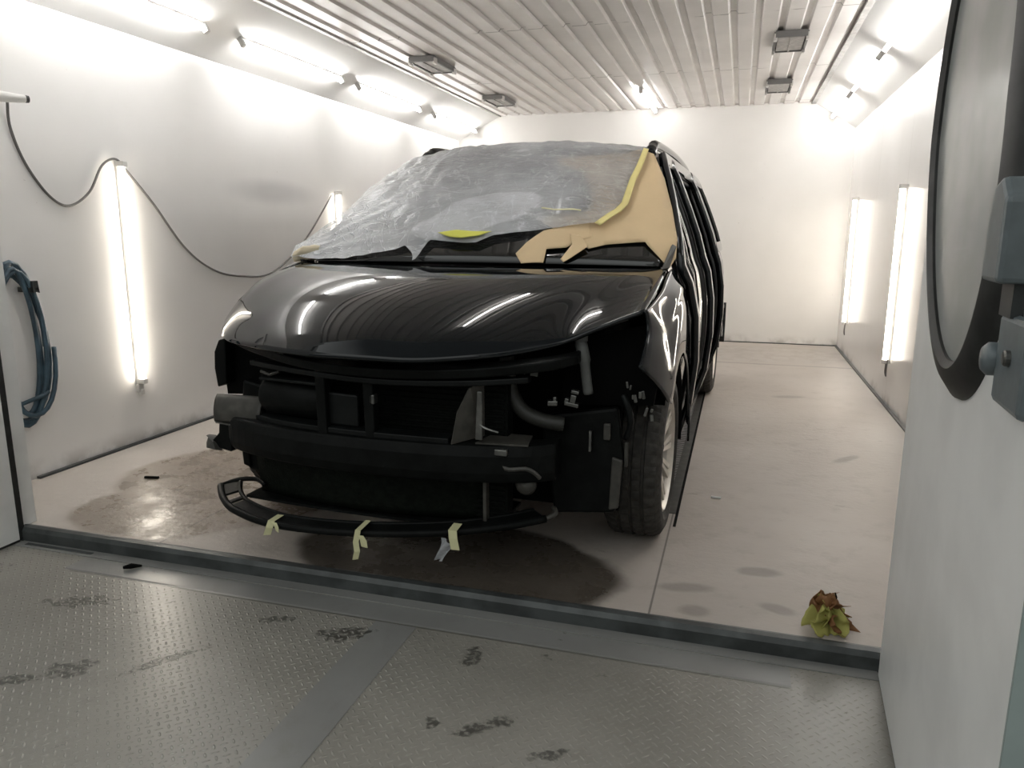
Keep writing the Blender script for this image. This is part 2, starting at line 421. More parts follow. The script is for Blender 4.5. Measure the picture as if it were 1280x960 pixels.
# front wall returns beside the opening
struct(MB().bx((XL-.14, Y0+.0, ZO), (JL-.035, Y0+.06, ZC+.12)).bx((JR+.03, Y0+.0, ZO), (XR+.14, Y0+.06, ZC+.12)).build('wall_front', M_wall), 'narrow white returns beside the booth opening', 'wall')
# left jamb
struct(MB().bx((JL-.035, Y0-.005, ZO), (JL-.006, Y0+.065, 2.6)).build('trim_3', M_white), 'white jamb strip at the left of the opening', 'trim')
# outside floor: steel plates
struct(MB().bx((-5.5, -2.5, ZO-.1), (4.0, Y0, ZO)).build('floor_outside', M_plate), 'worn grey tread plate floor in front of the booth', 'floor')
# threshold
struct(MB().prism([(Y0-.02, ZO), (Y0-.02, -.012), (Y0-.010, .004), (Y0+.012, .006), (Y0+.03, 0), (Y0+.03, ZO)], 0, JL-.03, JR+.04).build('trim_4', M_thresh), 'dark steel sill across the booth opening', 'trim')
struct(MB().prism([(2.07, ZO), (2.078, ZO+.0012), (2.168, ZO+.0012), (2.176, ZO)], 0, -2.42, .215).build('trim_5', M_strip), 'long smooth grey cover strip in front of the sill', 'trim')
struct(MB().bx((-2.80, 2.178, ZO), (JR, Y0-.02, ZO+.003)).build('trim_6', M_strip), 'smooth grey strip directly under the sill', 'trim')
struct(MB().bx((-2.76, 2.195, ZO), (-2.42, 2.212, ZO+.0045)).build('trim_7', M_thresh), 'short dark slot beside the left door foot', 'trim')
struct(MB().bx((-1.09, -1.0, ZO), (-.945, 2.06, ZO+.002)).build('trim_8', M_strip), 'smooth joint strip between tread plates', 'trim')

# ------------------------------------------------------------------ doors
def R2(o, ang): o.rotation_euler = (0,0,ang); return o
# right leaf: local s along the leaf toward the camera, face toward -X
LA = Vector((.459, 2.193, 0)); Ld = Vector((-.06397, -.99795, 0))
# local frame: +y = leaf direction reversed -> use matrix: local X = s direction
door = empty('door_1', LA); door.rotation_euler = (0, 0, math.atan2(Ld.y, Ld.x))
struct(door, 'open white booth door leaf on the right with oval porthole', 'door')
# in local: x = s (0..1.13), y = left normal. world normal of local +y for direction (-.064,-.998): rotate +90 -> (.998,-.064): away from the opening
def rim_pt(a, k=0.):
    sx = .470+(.365+k)*math.cos(a); z = 1.44+(.492+k)*math.sin(a)
    sx += .17*max(0, (1.43-z))/.5*(.6 if z < 1.43 else 0)
    return sx, z
mbd = MB()
NR = 64
outer = [(0, ZO+.012), (1.13, ZO+.012), (1.13, 2.5), (0, 2.5)]
# leaf skin with an oval hole: ring of quads from oval to a rectangle
def rect_pt(a):
    c, s_ = math.cos(a), math.sin(a); hx0, hx1 = .455, 1.13-.455; hz0, hz1 = 1.43-(ZO+.012), 2.5-1.43
    t = min((hx1/c if c > 1e-6 else (hx0/-c if c < -1e-6 else 1e9)), (hz1/s_ if s_ > 1e-6 else (hz0/-s_ if s_ < -1e-6 else 1e9)))
    return .455+c*t, 1.43+s_*t
angs = sorted([2*PI*i/NR for i in range(NR)] + [math.atan2(zz-1.43, xx-.455) % (2*PI) for xx, zz in outer])
na = len(angs)
for yy in (0., .055):
    vs = []
    for a in angs:
        x, z = rim_pt(a); vs.append((x, yy, z)); x, z = rect_pt(a); vs.append((x, yy, z))
    fs = [(2*i, 2*i+1, 2*((i+1) % na)+1, 2*((i+1) % na)) for i in range(na)]
    mbd.add(vs, fs)
mbd.build('leaf_skin', M_leaf_d, door)
MB().bx((1.13, -.001, ZO+.012), (1.137, .056, 2.5)).bx((0, .0, 2.5), (1.137, .055, 2.503)).build('leaf_edge', M_leafedge, door)
MB().bx((.0, .002, ZO+.002), (1.13, .053, ZO+.012)).build('bottom_seal', M_seal, door)
rim = [(rim_pt(2*PI*i/96)) for i in range(96)]
mbr = MB(); prof = [(-.030, .02), (-.028, -.020), (-.014, -.030), (.012, -.026), (.040, -.008), (.044, .004), (.040, .058), (-.01, .075), (-.030, .055)]
vs = []
for i in range(96):
    a = 2*PI*i/96
    for k, d in prof:
        x, z = rim_pt(a, k); vs.append((x, d, z))
npf = len(prof)
mbr.add(vs, [(i*npf+j, i*npf+(j+1) % npf, ((i+1) % 96)*npf+(j+1) % npf, ((i+1) % 96)*npf+j) for i in range(96) for j in range(npf)])
mbr.build('porthole_seal', M_seal, door, smooth=True, angle=40)
MB().add([(x, d, z) for d in (-.014, -.008) for x, z in [rim_pt(2*PI*i/96, -.024) for i in range(96)]],
         [tuple(range(96)), tuple(range(191, 95, -1))]+[(i, (i+1) % 96, 96+(i+1) % 96, 96+i) for i in range(96)]).build('porthole_pane', M_pane, door)
# latch hardware near the free edge (face side is local -y)
hw = MB().bx((.905, -.020, .968), (1.06, 0, 1.105)).build('latch_plate', M_hw, door, bevel=.012)
MB().lathe([(0, 0.0001), (0, .012), (.006, .012), (.008, .009), (.008, .0001)], Matrix.Translation((.985, -.020, 1.045)) @ Matrix.Rotation(PI/2, 4, 'Z').inverted(), 16).build('latch_screw', M_alu, hw)
MB().prism([(.895, 1.15), (.99, 1.15), (.99, 1.27), (.955, 1.30), (.915, 1.29), (.895, 1.25)], 1, -.05, 0.).build('latch_arm', M_hw, door, bevel=.008)
MB().bx((.905, -.022, 1.10), (.97, -.006, 1.155)).build('latch_link', M_hwdark, door)
MB().lathe([(0, .0001), (0, .018), (.012, .026), (.026, .026), (.034, .018), (.036, .0001)], Matrix.Translation((.893, 0, 1.03)) @ Matrix.Rotation(-PI/2, 4, 'Z'), 20).build('latch_knob', M_hw, door, smooth=True)

# left leaf, only its hinge end is in view
door2 = empty('door_2', (-2.805, Y0-.03, 0)); struct(door2, 'open white door leaf at the left edge of the booth', 'door')
MB().bx((-.055, -1.15, ZO+.012), (0, -.004, 2.5)).build('leaf_skin', M_white, door2)
MB().bx((-.05, -1.15, ZO+.001), (-.004, 0, ZO+.012)).build('bottom_seal', M_seal, door2)
MB().bx((-.055, -.004, ZO+.012), (-.0, .022, 2.5)).build('edge_seal', M_seal, door2)

# ------------------------------------------------------------------ fluorescent lamps
def lamp(name_label, loc, axis, normal, length, mat, group, standoff=.036, two_caps=True):
    """housing strip on the surface, tube held off it by two end sockets"""
    a = Vector(axis).normalized(); n = Vector(normal).normalized(); b = n.cross(a)
    root = empty('fluorescent_lamp', loc); tag(root, name_label, 'lamp', group)
    M = Matrix((( a.x, b.x, n.x, 0), (a.y, b.y, n.y, 0), (a.z, b.z, n.z, 0), (0,0,0,1))).to_3x3().to_4x4()
    root.rotation_euler = M.to_euler()
    h = length/2
    MB().box((0,0,.009), (length, .030, .018)).build('housing', M_lamp, root, bevel=.003)
    MB().tube([(-h+.02,0,standoff), (h-.02,0,standoff)], .0145, 14).build('glass_tube', mat, root, smooth=True, angle=50)
    for s in (-1, 1):
        MB().box((s*(h-.004), 0, .03), (.03, .034, .06)).build('end_socket', M_lamp, root, bevel=.004)
    return root
nL = Vector((ZC-ZS, 0, -(CL-XL))).normalized(); nR = Vector((-(ZC-ZS), 0, -(XR-CR))).normalized()
def slopeL(y, t=.455): return (lerp(XL, CL, t), y, lerp(ZS, ZC, t))
def slopeR(y, t=.53): return (lerp(XR, CR, t), y, lerp(ZS, ZC, t))
gl = 'fluorescent tubes on the sloping panels'
for y, lab in ((3.35, 'white fluorescent tube on left slope, nearest, cut by the photo top'), (4.935, 'white fluorescent tube on left slope, second from the front'),
               (6.45, 'white fluorescent tube on left slope, third from the front'), (8.06, 'white fluorescent tube on left slope, furthest by back wall')):
    lamp(lab, slopeL(y), (0,1,0), nL, 1.25, M_tube, gl)
for y, lab in ((3.55, 'added unseen fluorescent tube on right slope above the open door, brightening the wing'), (5.08, 'bright fluorescent tube on right slope, nearest, beside the open door'), (6.55, 'fluorescent tube on right slope, middle one of three'), (8.10, 'fluorescent tube on right slope, furthest by back wall')):  # foremost tube is added out of view to brighten door and wing
    lamp(lab, slopeR(y), (0,1,0), nR, 1.25, M_tube, gl)
lamp('fluorescent tube on the ribbed ceiling above the bonnet, above the photo', (-.98, 3.42, ZC), (0,1,0), (0,0,-1), 1.25, M_tube, None)
lamp('lone fluorescent tube under the ribbed ceiling near back wall', (-.98, 8.07, ZC), (0,1,0), (0,0,-1), 1.27, M_tube, None)
gv = 'upright fluorescent tubes on the side walls'
lamp('upright warm fluorescent tube on left wall above the damp floor', (XL, 3.46, .972), (0,0,1), (1,0,0), 1.22, M_tube_warm, gv)
lamp('upright fluorescent tube on left wall half hidden behind car', (XL, 5.81, .93), (0,0,1), (1,0,0), 1.22, M_tube_warm, gv)
lamp('upright fluorescent tube on right wall nearer the open door', (XR, 5.815, .925), (0,0,1), (-1,0,0), 1.22, M_tube_warm, gv)
lamp('upright fluorescent tube on right wall nearer the back corner', (XR, 8.11, .938), (0,0,1), (-1,0,0), 1.22, M_tube_warm, gv)
# wire tails below the two right-hand uprights and small junction box under the left one
for y in (5.815, 8.11):
    pass

# ------------------------------------------------------------------ ceiling vents
def vent(label, x, y):
    r = empty('ceiling_vent', (x, y, ZC)); tag(r, label, 'vent', 'clipped ceiling vents')
    wx, wy = .205, .45
    MB().bx((-wx/2, -wy/2, -.012), (wx/2, wy/2, .0)).build('back_plate', M_ventd, r)
    f = MB()
    for s in (-1, 1):
        f.bx((s*wx/2-.008, -wy/2, -.045), (s*wx/2+.008, wy/2, -.008)); f.bx((-wx/2, s*wy/2-.010, -.045), (wx/2, s*wy/2+.010, -.008))
    f.build('frame', M_ventd, r)
    pn = MB().bx((-wx/2+.016, -wy/2+.022, -.040), (wx/2-.016, wy/2-.022, -.030)).bx((-.006, -wy/2+.02, -.046), (.006, wy/2-.02, -.038)).build('grille_panel', M_vent, r)
    for sx in (-1, 1):
        for sy in (-1, 1):
            MB().box((sx*wx/2, sy*(wy/2-.02), -.04), (.022, .05, .045)).build('clip', M_clip, r, bevel=.004)
vent('grey clipped ceiling vent on left, nearer the camera', -2.45, 5.93)
vent('grey clipped ceiling vent on left, nearer the back wall', -2.44, 7.66)
vent('grey clipped ceiling vent on right, nearer the camera', .245, 5.92)
vent('grey clipped ceiling vent on right, nearer the back wall', .245, 7.62)

# ------------------------------------------------------------------ wall cable, hook arm, hose
cab = [(XL+.03, 2.816, 1.80), (XL+.012, 2.83, 1.69), (XL+.01, 2.889, 1.532), (XL+.01, 3.001, 1.388), (XL+.01, 3.113, 1.345), (XL+.01, 3.248, 1.42), (XL+.012, 3.345, 1.56), (XL+.02, 3.435, 1.602),
       (XL+.01, 3.52, 1.545), (XL+.01, 3.698, 1.374), (XL+.01, 3.934, 1.116), (XL+.01, 4.179, .972), (XL+.01, 4.465, .915), (XL+.01, 4.842, .923), (XL+.01, 5.296, 1.152), (XL+.01, 5.733, 1.515)]
tag(MB().tube(spline(cab, 8), .0065, 8).build('power_cable', M_cable, smooth=True), 'thin grey cable drooping along left wall between the lamps', 'cable')
arm = empty('hook_arm', (XL, 2.62, 1.80)); tag(arm, 'white tapered wall arm with black tip above the drooping cable', 'hook')
P0, P1 = Vector((0, -.2, .0)), Vector((.13, .22, .012))
d_ = (P1-P0)
MB().tube([P0, P0+d_*.3, P0+d_*.97], [.046, .038, .017], 12).build('arm_body', M_white, arm, smooth=True, angle=50)
MB().tube([P0+d_*.965, P1], [.0175, .016], 12).build('tip', M_seal, arm)
MB().box((.008, -.15, .0), (.016, .09, .14)).build('wall_plate', M_white, arm)
hose = MB()
hx = XL+.05
coil = []
N = 5
for i in range(N*28+1):
    a = 2*PI*i/28; k = i/(N*28); w = .128+.034*math.sin(i*.045+1); h = .335+.03*math.sin(i*.137)
    coil.append((hx+.05*(k-.5)+.012*math.sin(a*1.3), 2.705+w*math.cos(a)+.012*math.sin(i*.11), .655+h*math.sin(a)+(.06*max(0, math.sin(a))**3)))
hroot = empty('air_hose', (0,0,0)); 
tag(hroot, 'coiled blue air hose hanging on the left wall beside the door', 'hose')
MB().tube(coil, .0115, 8).build('hose_coil', M_hose, hroot, smooth=True)
MB().tube(spline([(hx+.03, 2.80, .44), (hx+.035, 2.77, .43), (hx+.03, 2.72, .42), (hx, 2.66, .40)], 6), .0105, 8).build('hose_tail', M_hose, hroot, smooth=True)
tag(MB().bx((XL, 2.77, .93), (XL+.10, 2.80, .955)).bx((XL+.085, 2.77, .93), (XL+.10, 2.80, .985)).build('wall_hook', M_hwdark, bevel=.003), 'small dark wall hook carrying the blue hose coil', 'hook')
# spare bracket under the left upright lamp
tag(MB().box((XL+.010, 3.46, .325), (.024, .04, .05)).box((XL+.02, 3.46, .30), (.03, .022, .03)).build('cable_box', M_lamp, bevel=.004), 'small pale junction box under the left upright tube', 'box')
for y, lab in ((5.815, 'looped wire tail under the nearer right wall tube'), (8.11, 'looped wire tail under the further right wall tube')):
    pts = [(XR-.02, y-.02, .335), (XR-.025, y-.03, .27), (XR-.02, y-.01, .215), (XR-.025, y+.015, .245), (XR-.02, y+.02, .335)]
    tag(MB().tube(spline(pts, 6), .0045, 6).build('wire_loop', M_cable, smooth=True), lab, 'wire', 'wire tails under the wall tubes')

# ------------------------------------------------------------------ floor drain, debris
dr = empty('drain_grate', (-.292, 4.55, 0)); tag(dr, 'long slotted steel floor drain beside the car wheels', 'drain')
g = MB()
for i in range(96):
    y = -1.34+i*.028; g.bx((-.045, y, .0), (.045, y+.013, .0022))
g.build('grate_bars', M_vent, dr)
MB().bx((-.05, -1.35, .0), (-.045, 1.35, .0024)).bx((.045, -1.35, 0), (.088, 1.35, .0022)).build('frame', M_greyp, dr)
MB().bx((-.045, -1.35, .0), (.045, 1.35, .0008)).bx((.088, -1.5, .0), (.100, 1.35, .0015)).build('channel', M_void, dr)

tag(MB().box((-2.765, 2.917, .006), (.075, .014, .012), .2).build('plastic_scrap', M_void, bevel=.003), 'small black plastic scrap on damp floor left of the car', 'scrap')
tag(MB().tube([(-2.19, 2.125, ZO+.011), (-2.165, 2.14, ZO+.014), (-2.14, 2.165, ZO+.008)], [.006, .011, .004], 7).build('grit_lump', M_void, smooth=True), 'small dark lump on the grey strip before the sill', 'scrap')
tag(MB().tube([(-.062, 3.457, .006), (-.018, 3.452, .006)], .006, 8).build('cigarette_butt', M_white), 'tiny white butt on the floor right of the front wheel', 'scrap')

# crumpled yellow-brown leaf ball: several curled petals in one dried leaf
def leafball():
    m1 = paper_mat('withered_leaf_yellow', (.42,.40,.11)); m2 = paper_mat('withered_leaf_brown', (.22,.10,.035))
    r = empty('withered_leaf', (.345, 2.345, 0)); r.scale = (.82, .82, .70); tag(r, 'crumpled yellow and brown leaf lying near the sill on the right', 'leaf')
    def petal(cx, cy, cz, w, h, az, tilt, curl, name, m, ph):
        b = MB()
        def fn(u, v):
            x = (u-.5)*w*(.35+.65*math.sin(PI*min(1, .15+v*.85))); z = v*h
            y = -curl*((u-.5)*2)**2*w + .35*h*math.sin(v*2.2)*curl*2
            nn = noise.noise(Vector((u*4+ph, v*4, ph)))*.034
            return Matrix.Translation((cx, cy, cz)) @ Matrix.Rotation(az, 4, 'Z') @ Matrix.Rotation(tilt, 4, 'X') @ Vector((x, y+nn, z+nn*.6))
        b.grid(fn, 12, 10); b.build(name, m, r, smooth=True, solid=.0015)
    petal(-.012, -.045, .003, .14, .115, .25, -.16, .22, 'leaf_blade', m1, 1.)
    petal(.035, -.025, .003, .12, .085, 1.0, -.45, .3, 'leaf_blade', m2, 2.3)
    petal(-.052, -.01, .003, .10, .150, -.9, -.05, .45, 'leaf_blade', m1, 3.1)
    petal(-.02, .035, .003, .12, .165, 2.8, -.12, .35, 'leaf_blade', m2, 4.2)
    petal(-.035, -.012, .105, .085, .065, -.2, -.75, .5, 'leaf_blade', m2, 5.7)
    petal(.045, .015, .055, .10, .085, 1.5, -1.15, .4, 'leaf_blade', m1, 6.4)
    petal(.01, .02, .10, .07, .06, 1.9, -.5, .5, 'leaf_blade', m2, 8.4)
    MB().tube([(.0,.02,.12), (.008,.015,.15), (.004,.02,.168)], [.006,.005,.002], 6).build('leaf_stalk', M_void, r)
leafball()

# ------------------------------------------------------------------ THE CAR (local: x to its left = picture right, y rearwards from the front axle, z up)
TH = .03
car = empty('car', (-1.15, 3.01, 0), -TH)
tag(car, 'glossy black minivan with front bumper and headlights removed, masked windscreen', 'car')
def loc(x, y, z): return Vector((x, y, z))

# --- bonnet: Coons patch per half
HALF = {}
for sg_, F_, S_ in ((1, [(0,-.845,.812), (.20,-.82,.812), (.42,-.69,.818), (.585,-.56,.842), (.70,-.51,.895), (.868,-.45,.965)], [(.868,-.45,.965), (.872,-.20,1.012), (.868,.02,1.048), (.862,.16,1.072)]),
                    (-1, [(0,-.845,.812), (.22,-.83,.812), (.48,-.745,.812), (.745,-.585,.812), (.872,-.41,.86), (.888,-.29,.935)], [(.888,-.29,.935), (.888,-.15,1.005), (.878,.02,1.048), (.868,.16,1.072)])):
    HALF[sg_] = (spline(F_, 8), spline(S_, 8))
Bp = spline([(0,.03,1.072), (.45,.05,1.074), (.70,.09,1.074), (.864,.16,1.072)], 8)
Cp = spline([(0,-.845,.812), (0,-.75,.872), (0,-.55,.955), (0,-.27,1.026), (0,.03,1.072)], 8)
def samp(P, t):
    k = t*(len(P)-1); i = min(int(k), len(P)-2); return P[i].lerp(P[i+1], k-i)
def hoodP(u, v, sg):
    Fp, Sp = HALF[sg]
    a, b = samp(Fp, u), samp(Bp, u); c, d = samp(Cp, v), samp(Sp, v)
    P = a.lerp(b, v) + c.lerp(d, u) - (Fp[0].lerp(Fp[-1], u)).lerp(Bp[0].lerp(Bp[-1], u), v)
    # crown, shoulder crease and a soft nose roll
    P.z += .040*math.sin(PI*v)**.8*(1-u**3) + .010*math.exp(-((u-.72)/.12)**2)*math.sin(PI*min(1, v*1.05))
    return P
mb = MB()
def hoodfull(s, v):
    u = abs(s); P = hoodP(u, v, 1 if s >= 0 else -1); return (P.x if s >= 0 else -P.x, P.y, P.z)
mb.grid(hoodfull, 64, 30, -1., 1., 0., 1.)
for _ in range(14):
    q = [Vector(a) for a in mb.v]
    for i in range(1, 64):
        for j in range(1, 30):
            k = i*31+j; m_ = (q[k-1]+q[k+1]+q[k-31]+q[k+31])/4; mb.v[k] = tuple(q[k].lerp(m_, .5))
hood = mb.build('bonnet', M_paint, car, smooth=True, solid=.014)

# --- front wings
def wing(sg):
    fy, fz = (-.455, .962) if sg > 0 else (-.30, .930)
    ty, tz = (-.575, .79) if sg > 0 else (-.42, .757)
    T = spline([(.876,fy,fz), (.886,-.18,1.004 if sg > 0 else .985), (.880,.0,1.045), (.884,.12,1.070), (.89,.215,1.078)], 10)
    rr = .405; a0 = math.atan2(.605-.335, -.30); arch = []
    for i in range(25):
        a = lerp(a0, -.12, i/24); arch.append((.957, rr*math.cos(a), .335+rr*math.sin(a)))
    k0 = Vector((.880, ty, tz)); k1 = Vector(arch[0])
    B = [k0.lerp(k1, q/4) + Vector((.012*math.sin(PI*q/4), 0, 0)) for q in range(4)] + [Vector(p) for p in arch]
    Fr = spline([(.876,fy,fz), (.874,fy+.0,fz-.06), (.876,lerp(fy,ty,.5),lerp(fz,tz,.65)), (.880,ty,tz)], 10)
    R_ = spline([(.89,.215,1.078), (.915,.30,.98), (.935,.37,.86), (.95,.392,.70), (.955,.40,.50), (.957,arch[-1][1],arch[-1][2])], 10)
    def fn(s, t):
        top, bot = samp(T, s), samp(B, s); l, r = samp(Fr, t), samp(R_, t)
        P = top.lerp(bot, t) + l.lerp(r, s) - (T[0].lerp(T[-1], s)).lerp(B[0].lerp(B[-1], s), t)
        P.x += .018*math.sin(PI*t)*math.sin(PI*min(1, .25+.75*s)) + .010*math.exp(-((t-.28)/.09)**2)*min(1, s*3)
        return (sg*P.x, P.y, P.z)
    mb = MB().grid(fn, 40, 18)
    return mb.build('front_wing', M_paint, car, smooth=True, solid=.010 if sg < 0 else -.010)
wing(1); wing(-1)

# --- windscreen surface
def WS(u, v):
    a = min(abs(u), 1.3)
    bx_, by, bz = .87*u, .10+.12*a*a, 1.09-.01*a*a
    tx, ty, tz = .68*u, 1.02+.08*a*a, 1.672-.05*a*a
    k = 4*v*(1-v)*.045*(1-.6*a*a) if 0 < v < 1 else 0
    if v <= 1:
        return Vector((lerp(bx_, tx, v), lerp(by, ty, v)-.6*k, lerp(bz, tz, v)+.8*k))
    w = (v-1)*6.0     # past the top edge the sheet lies on the roof
    return Vector((tx*(1+.0*w), ty+w*1.0*.6, tz+.028*min(w, 1.)*(1-.2*a)))
MB().grid(lambda u, v: WS(u, v), 24, 16, -1, 1, 0, 1).build('windscreen', M_glass, car, smooth=True, solid=.006)
# --- roof
def roofP(u, w):
    a = abs(u)
    f = WS(u, 1.0); bx_, by, bz = .64*u, 3.42, 1.625-.05*a*a
    crown = .05*math.sin(PI*min(1, w*.9))*(1-.35*a*a)
    return Vector((lerp(f.x, bx_, w), lerp(f.y, by, w), lerp(f.z, bz, w)+crown))
MB().grid(roofP, 20, 20, -1, 1, 0, 1).build('roof', M_paint, car, smooth=True, solid=.01)

# --- body sides with open doorways
ZR = [.265, .315, .45, .65, .85, 1.0, 1.075, 1.2, 1.35, 1.48, 1.55, 1.618]
XRs = [.865, .895, .935, .955, .950, .925, .895, .858, .800, .745, .712, .682]
def xz(z): return interp(ZR, XRs, z)
def yA0(z):
    return interp([.2, .5, .70, .86, .98, 1.078, 1.618], [.40, .41, .40, .378, .308, .222, 1.10], z)
def taper(y): return 1-.035*max(0, (y-2.6)/1.1)**2
cols = [yA0, lambda z: yA0(z)+(.10 if z < 1.08 else .085), lambda z: 1.36+.05*max(0, z-1), lambda z: 1.48+.05*max(0, z-1),
        lambda z: 2.46+.06*max(0, z-1), lambda z: 2.56+.06*max(0, z-1)]
def side(sg):
    mb = MB()
    n = len(cols)
    vs = [(sg*xz(z)*taper(c(z)), c(z), z) for c in cols for z in ZR]; nz = len(ZR); fs = []
    for i in range(n-1):
        for j in range(nz-1):
            if i in (1, 3) and 1 <= j <= nz-3: continue          # doorways
            fs.append((i*nz+j, (i+1)*nz+j, (i+1)*nz+j+1, i*nz+j+1))
    mb.add(vs, fs)
    # the rear quarter: below the shoulder down to the wheel arch
    rr = .405; cy = 2.92
    arch = [(cy+rr*math.cos(a), .335+rr*math.sin(a)) for a in [lerp(PI*.93, PI*.02, i/24) for i in range(25)]]
    bot = [(2.56, .29), (2.53, .40)] + arch + [(3.34, .30), (3.78, .34)]
    bot = [(max(2.5, p[0]), p[1]) for p in bot]
    def fn(s, t):
        k = s*(len(bot)-1); i = min(int(k), len(bot)-2); b = (lerp(bot[i][0], bot[i+1][0], k-i), lerp(bot[i][1], bot[i+1][1], k-i))
        y = lerp(lerp(2.56, 3.80, s), b[0], t); z = lerp(1.075, b[1], t)
        return (sg*xz(z)*taper(y), y, z)
    mb.grid(fn, 44, 10)
    # upper quarter with window opening left for the glass
    def fu(s, t):
        z = lerp(1.075, 1.618, t); y0 = 2.56+.06*max(0, z-1); y1 = lerp(3.80, 3.45, t)
        y = lerp(y0, y1, s); return (sg*xz(z)*taper(y), y, z)
    mb.grid(fu, 12, 8, skip=lambda i, j: 1 <= i <= 9 and 1 <= j <= 6)
    o = mb.build('body_side', M_paint, car, smooth=True, solid=.03 if sg < 0 else -.03, angle=35)
    MB().grid(lambda s, t: (fu(lerp(.08, .84, s), lerp(.12, .88, t))[0]-sg*.012, *fu(lerp(.08, .84, s), lerp(.12, .88, t))[1:]), 8, 6).build('quarter_window', M_glass, car, smooth=True)
    # sill step, door seals
    MB().tube([(sg*.862, .42, .295), (sg*.866, 1.4, .295), (sg*.862, 2.5, .30)], .032, 10).build('sill', M_paint, car, smooth=True)
    for c0, c1 in ((1, 2), (3, 4)):
        def e(c, z, d=.022): return (sg*(xz(z)*taper(cols[c](z))-d), cols[c](z), z)
        zz = [.33, .45, .65, .85, 1.0, 1.075, 1.2, 1.35, 1.48, 1.54]
        path = [e(c0, z) for z in zz] + [e(c1, z) for z in reversed(zz)]
        MB().tube(spline(path, 3, True), .011, 6, closed=True).build('door_seal', M_seal, car, smooth=True)
    # roof rail
    rp = spline([(sg*.640, 1.08, 1.615), (sg*.640, 1.16, 1.655), (sg*.638, 1.32, 1.682), (sg*.632, 2.2, 1.702), (sg*.62, 3.05, 1.682), (sg*.605, 3.30, 1.650), (sg*.595, 3.40, 1.61)], 8)
    MB().tube(rp, [.032]*6+[.027]*(len(rp)-12)+[.03]*6, 10).build('roof_rail', M_paint, car, smooth=True)
side(1); side(-1)
# plastic sheets closing the doorways (on the inside of the frame)
def sheet(sg, c0, c1, label):
    b = MB()
    def fn(s, t):
        z = lerp(.32, 1.55, t); y = lerp(cols[c0](z)-.01, cols[c1](z)+.01, s)
        n = noise.noise(Vector((s*2.2+c0, t*3.1, sg)))*.03 + noise.noise(Vector((s*9+c0, t*4, 3)))*.010
        return (sg*(xz(z)*taper(y)-.055+n*min(1, 6*min(s, 1-s, t, 1-t)+.0)), y, z)
    b.grid(fn, 30, 40)
    o = b.build('masking_sheet', M_sheet, smooth=True)
    o.location = car.location; o.rotation_euler = car.rotation_euler
    tag(o, label, 'plastic sheet', 'dark sheets over the doorways')
sheet(1, 1, 2, 'dark plastic sheet over the front doorway just behind the pale-rimmed front wheel')
sheet(1, 3, 4, 'dark plastic sheet over the rear doorway on the visible car side')
sheet(-1, 1, 2, 'dark plastic sheet over the front doorway facing the left wall')
sheet(-1, 3, 4, 'dark plastic sheet over the rear doorway facing the left wall')
# tail
def tail(u, t):
    z = lerp(.34, 1.618, t); y = lerp(3.80, 3.45, max(0, (z-1.075)/.543)) if z > 1.075 else 3.80-.02*(1-t)
    return (u*xz(z)*taper(y), y+.06*(1-u*u), z)
MB().grid(tail, 16, 12, -1, 1).build('tailgate', M_paint, car, smooth=True, solid=.02)
MB().grid(lambda u, t: (u*.945, 3.80+.10*(1-u*u)*1.0-.03*abs(2*t-1), lerp(.28, .62, t)), 16, 6, -1, 1).build('rear_bumper', M_paint, car, smooth=True, solid=.02)
# cabin lining and floor pan keep the inside dark
MB().bx((-.80, .62, .30), (.80, 3.4, 1.05)).build('cabin_lining', M_void, car)
MB().bx((-.78, -.30, .20), (.78, 3.75, .30)).build('floor_pan', M_void, car)
MB().bx((-.70, -.30, .30), (.70, .30, .86)).build('engine_block', M_void, car, bevel=.03)
# scuttle under the bonnet's rear edge
MB().grid(lambda u, v: (u*.83, lerp(.02, .16+.10*u*u, v), 1.045+.03*v), 12, 4, -1, 1).build('scuttle_panel', M_black, car, smooth=True, solid=.01)
# A-pillar foot in bare sealed metal, seen between paper and wing
MB().add([(.845,.14,1.072), (.872,.17,1.078), (.878,.34,1.16), (.862,.32,1.17)], [(0,1,2,3)]).build('pillar_foot', M_greyp, car, solid=.01)

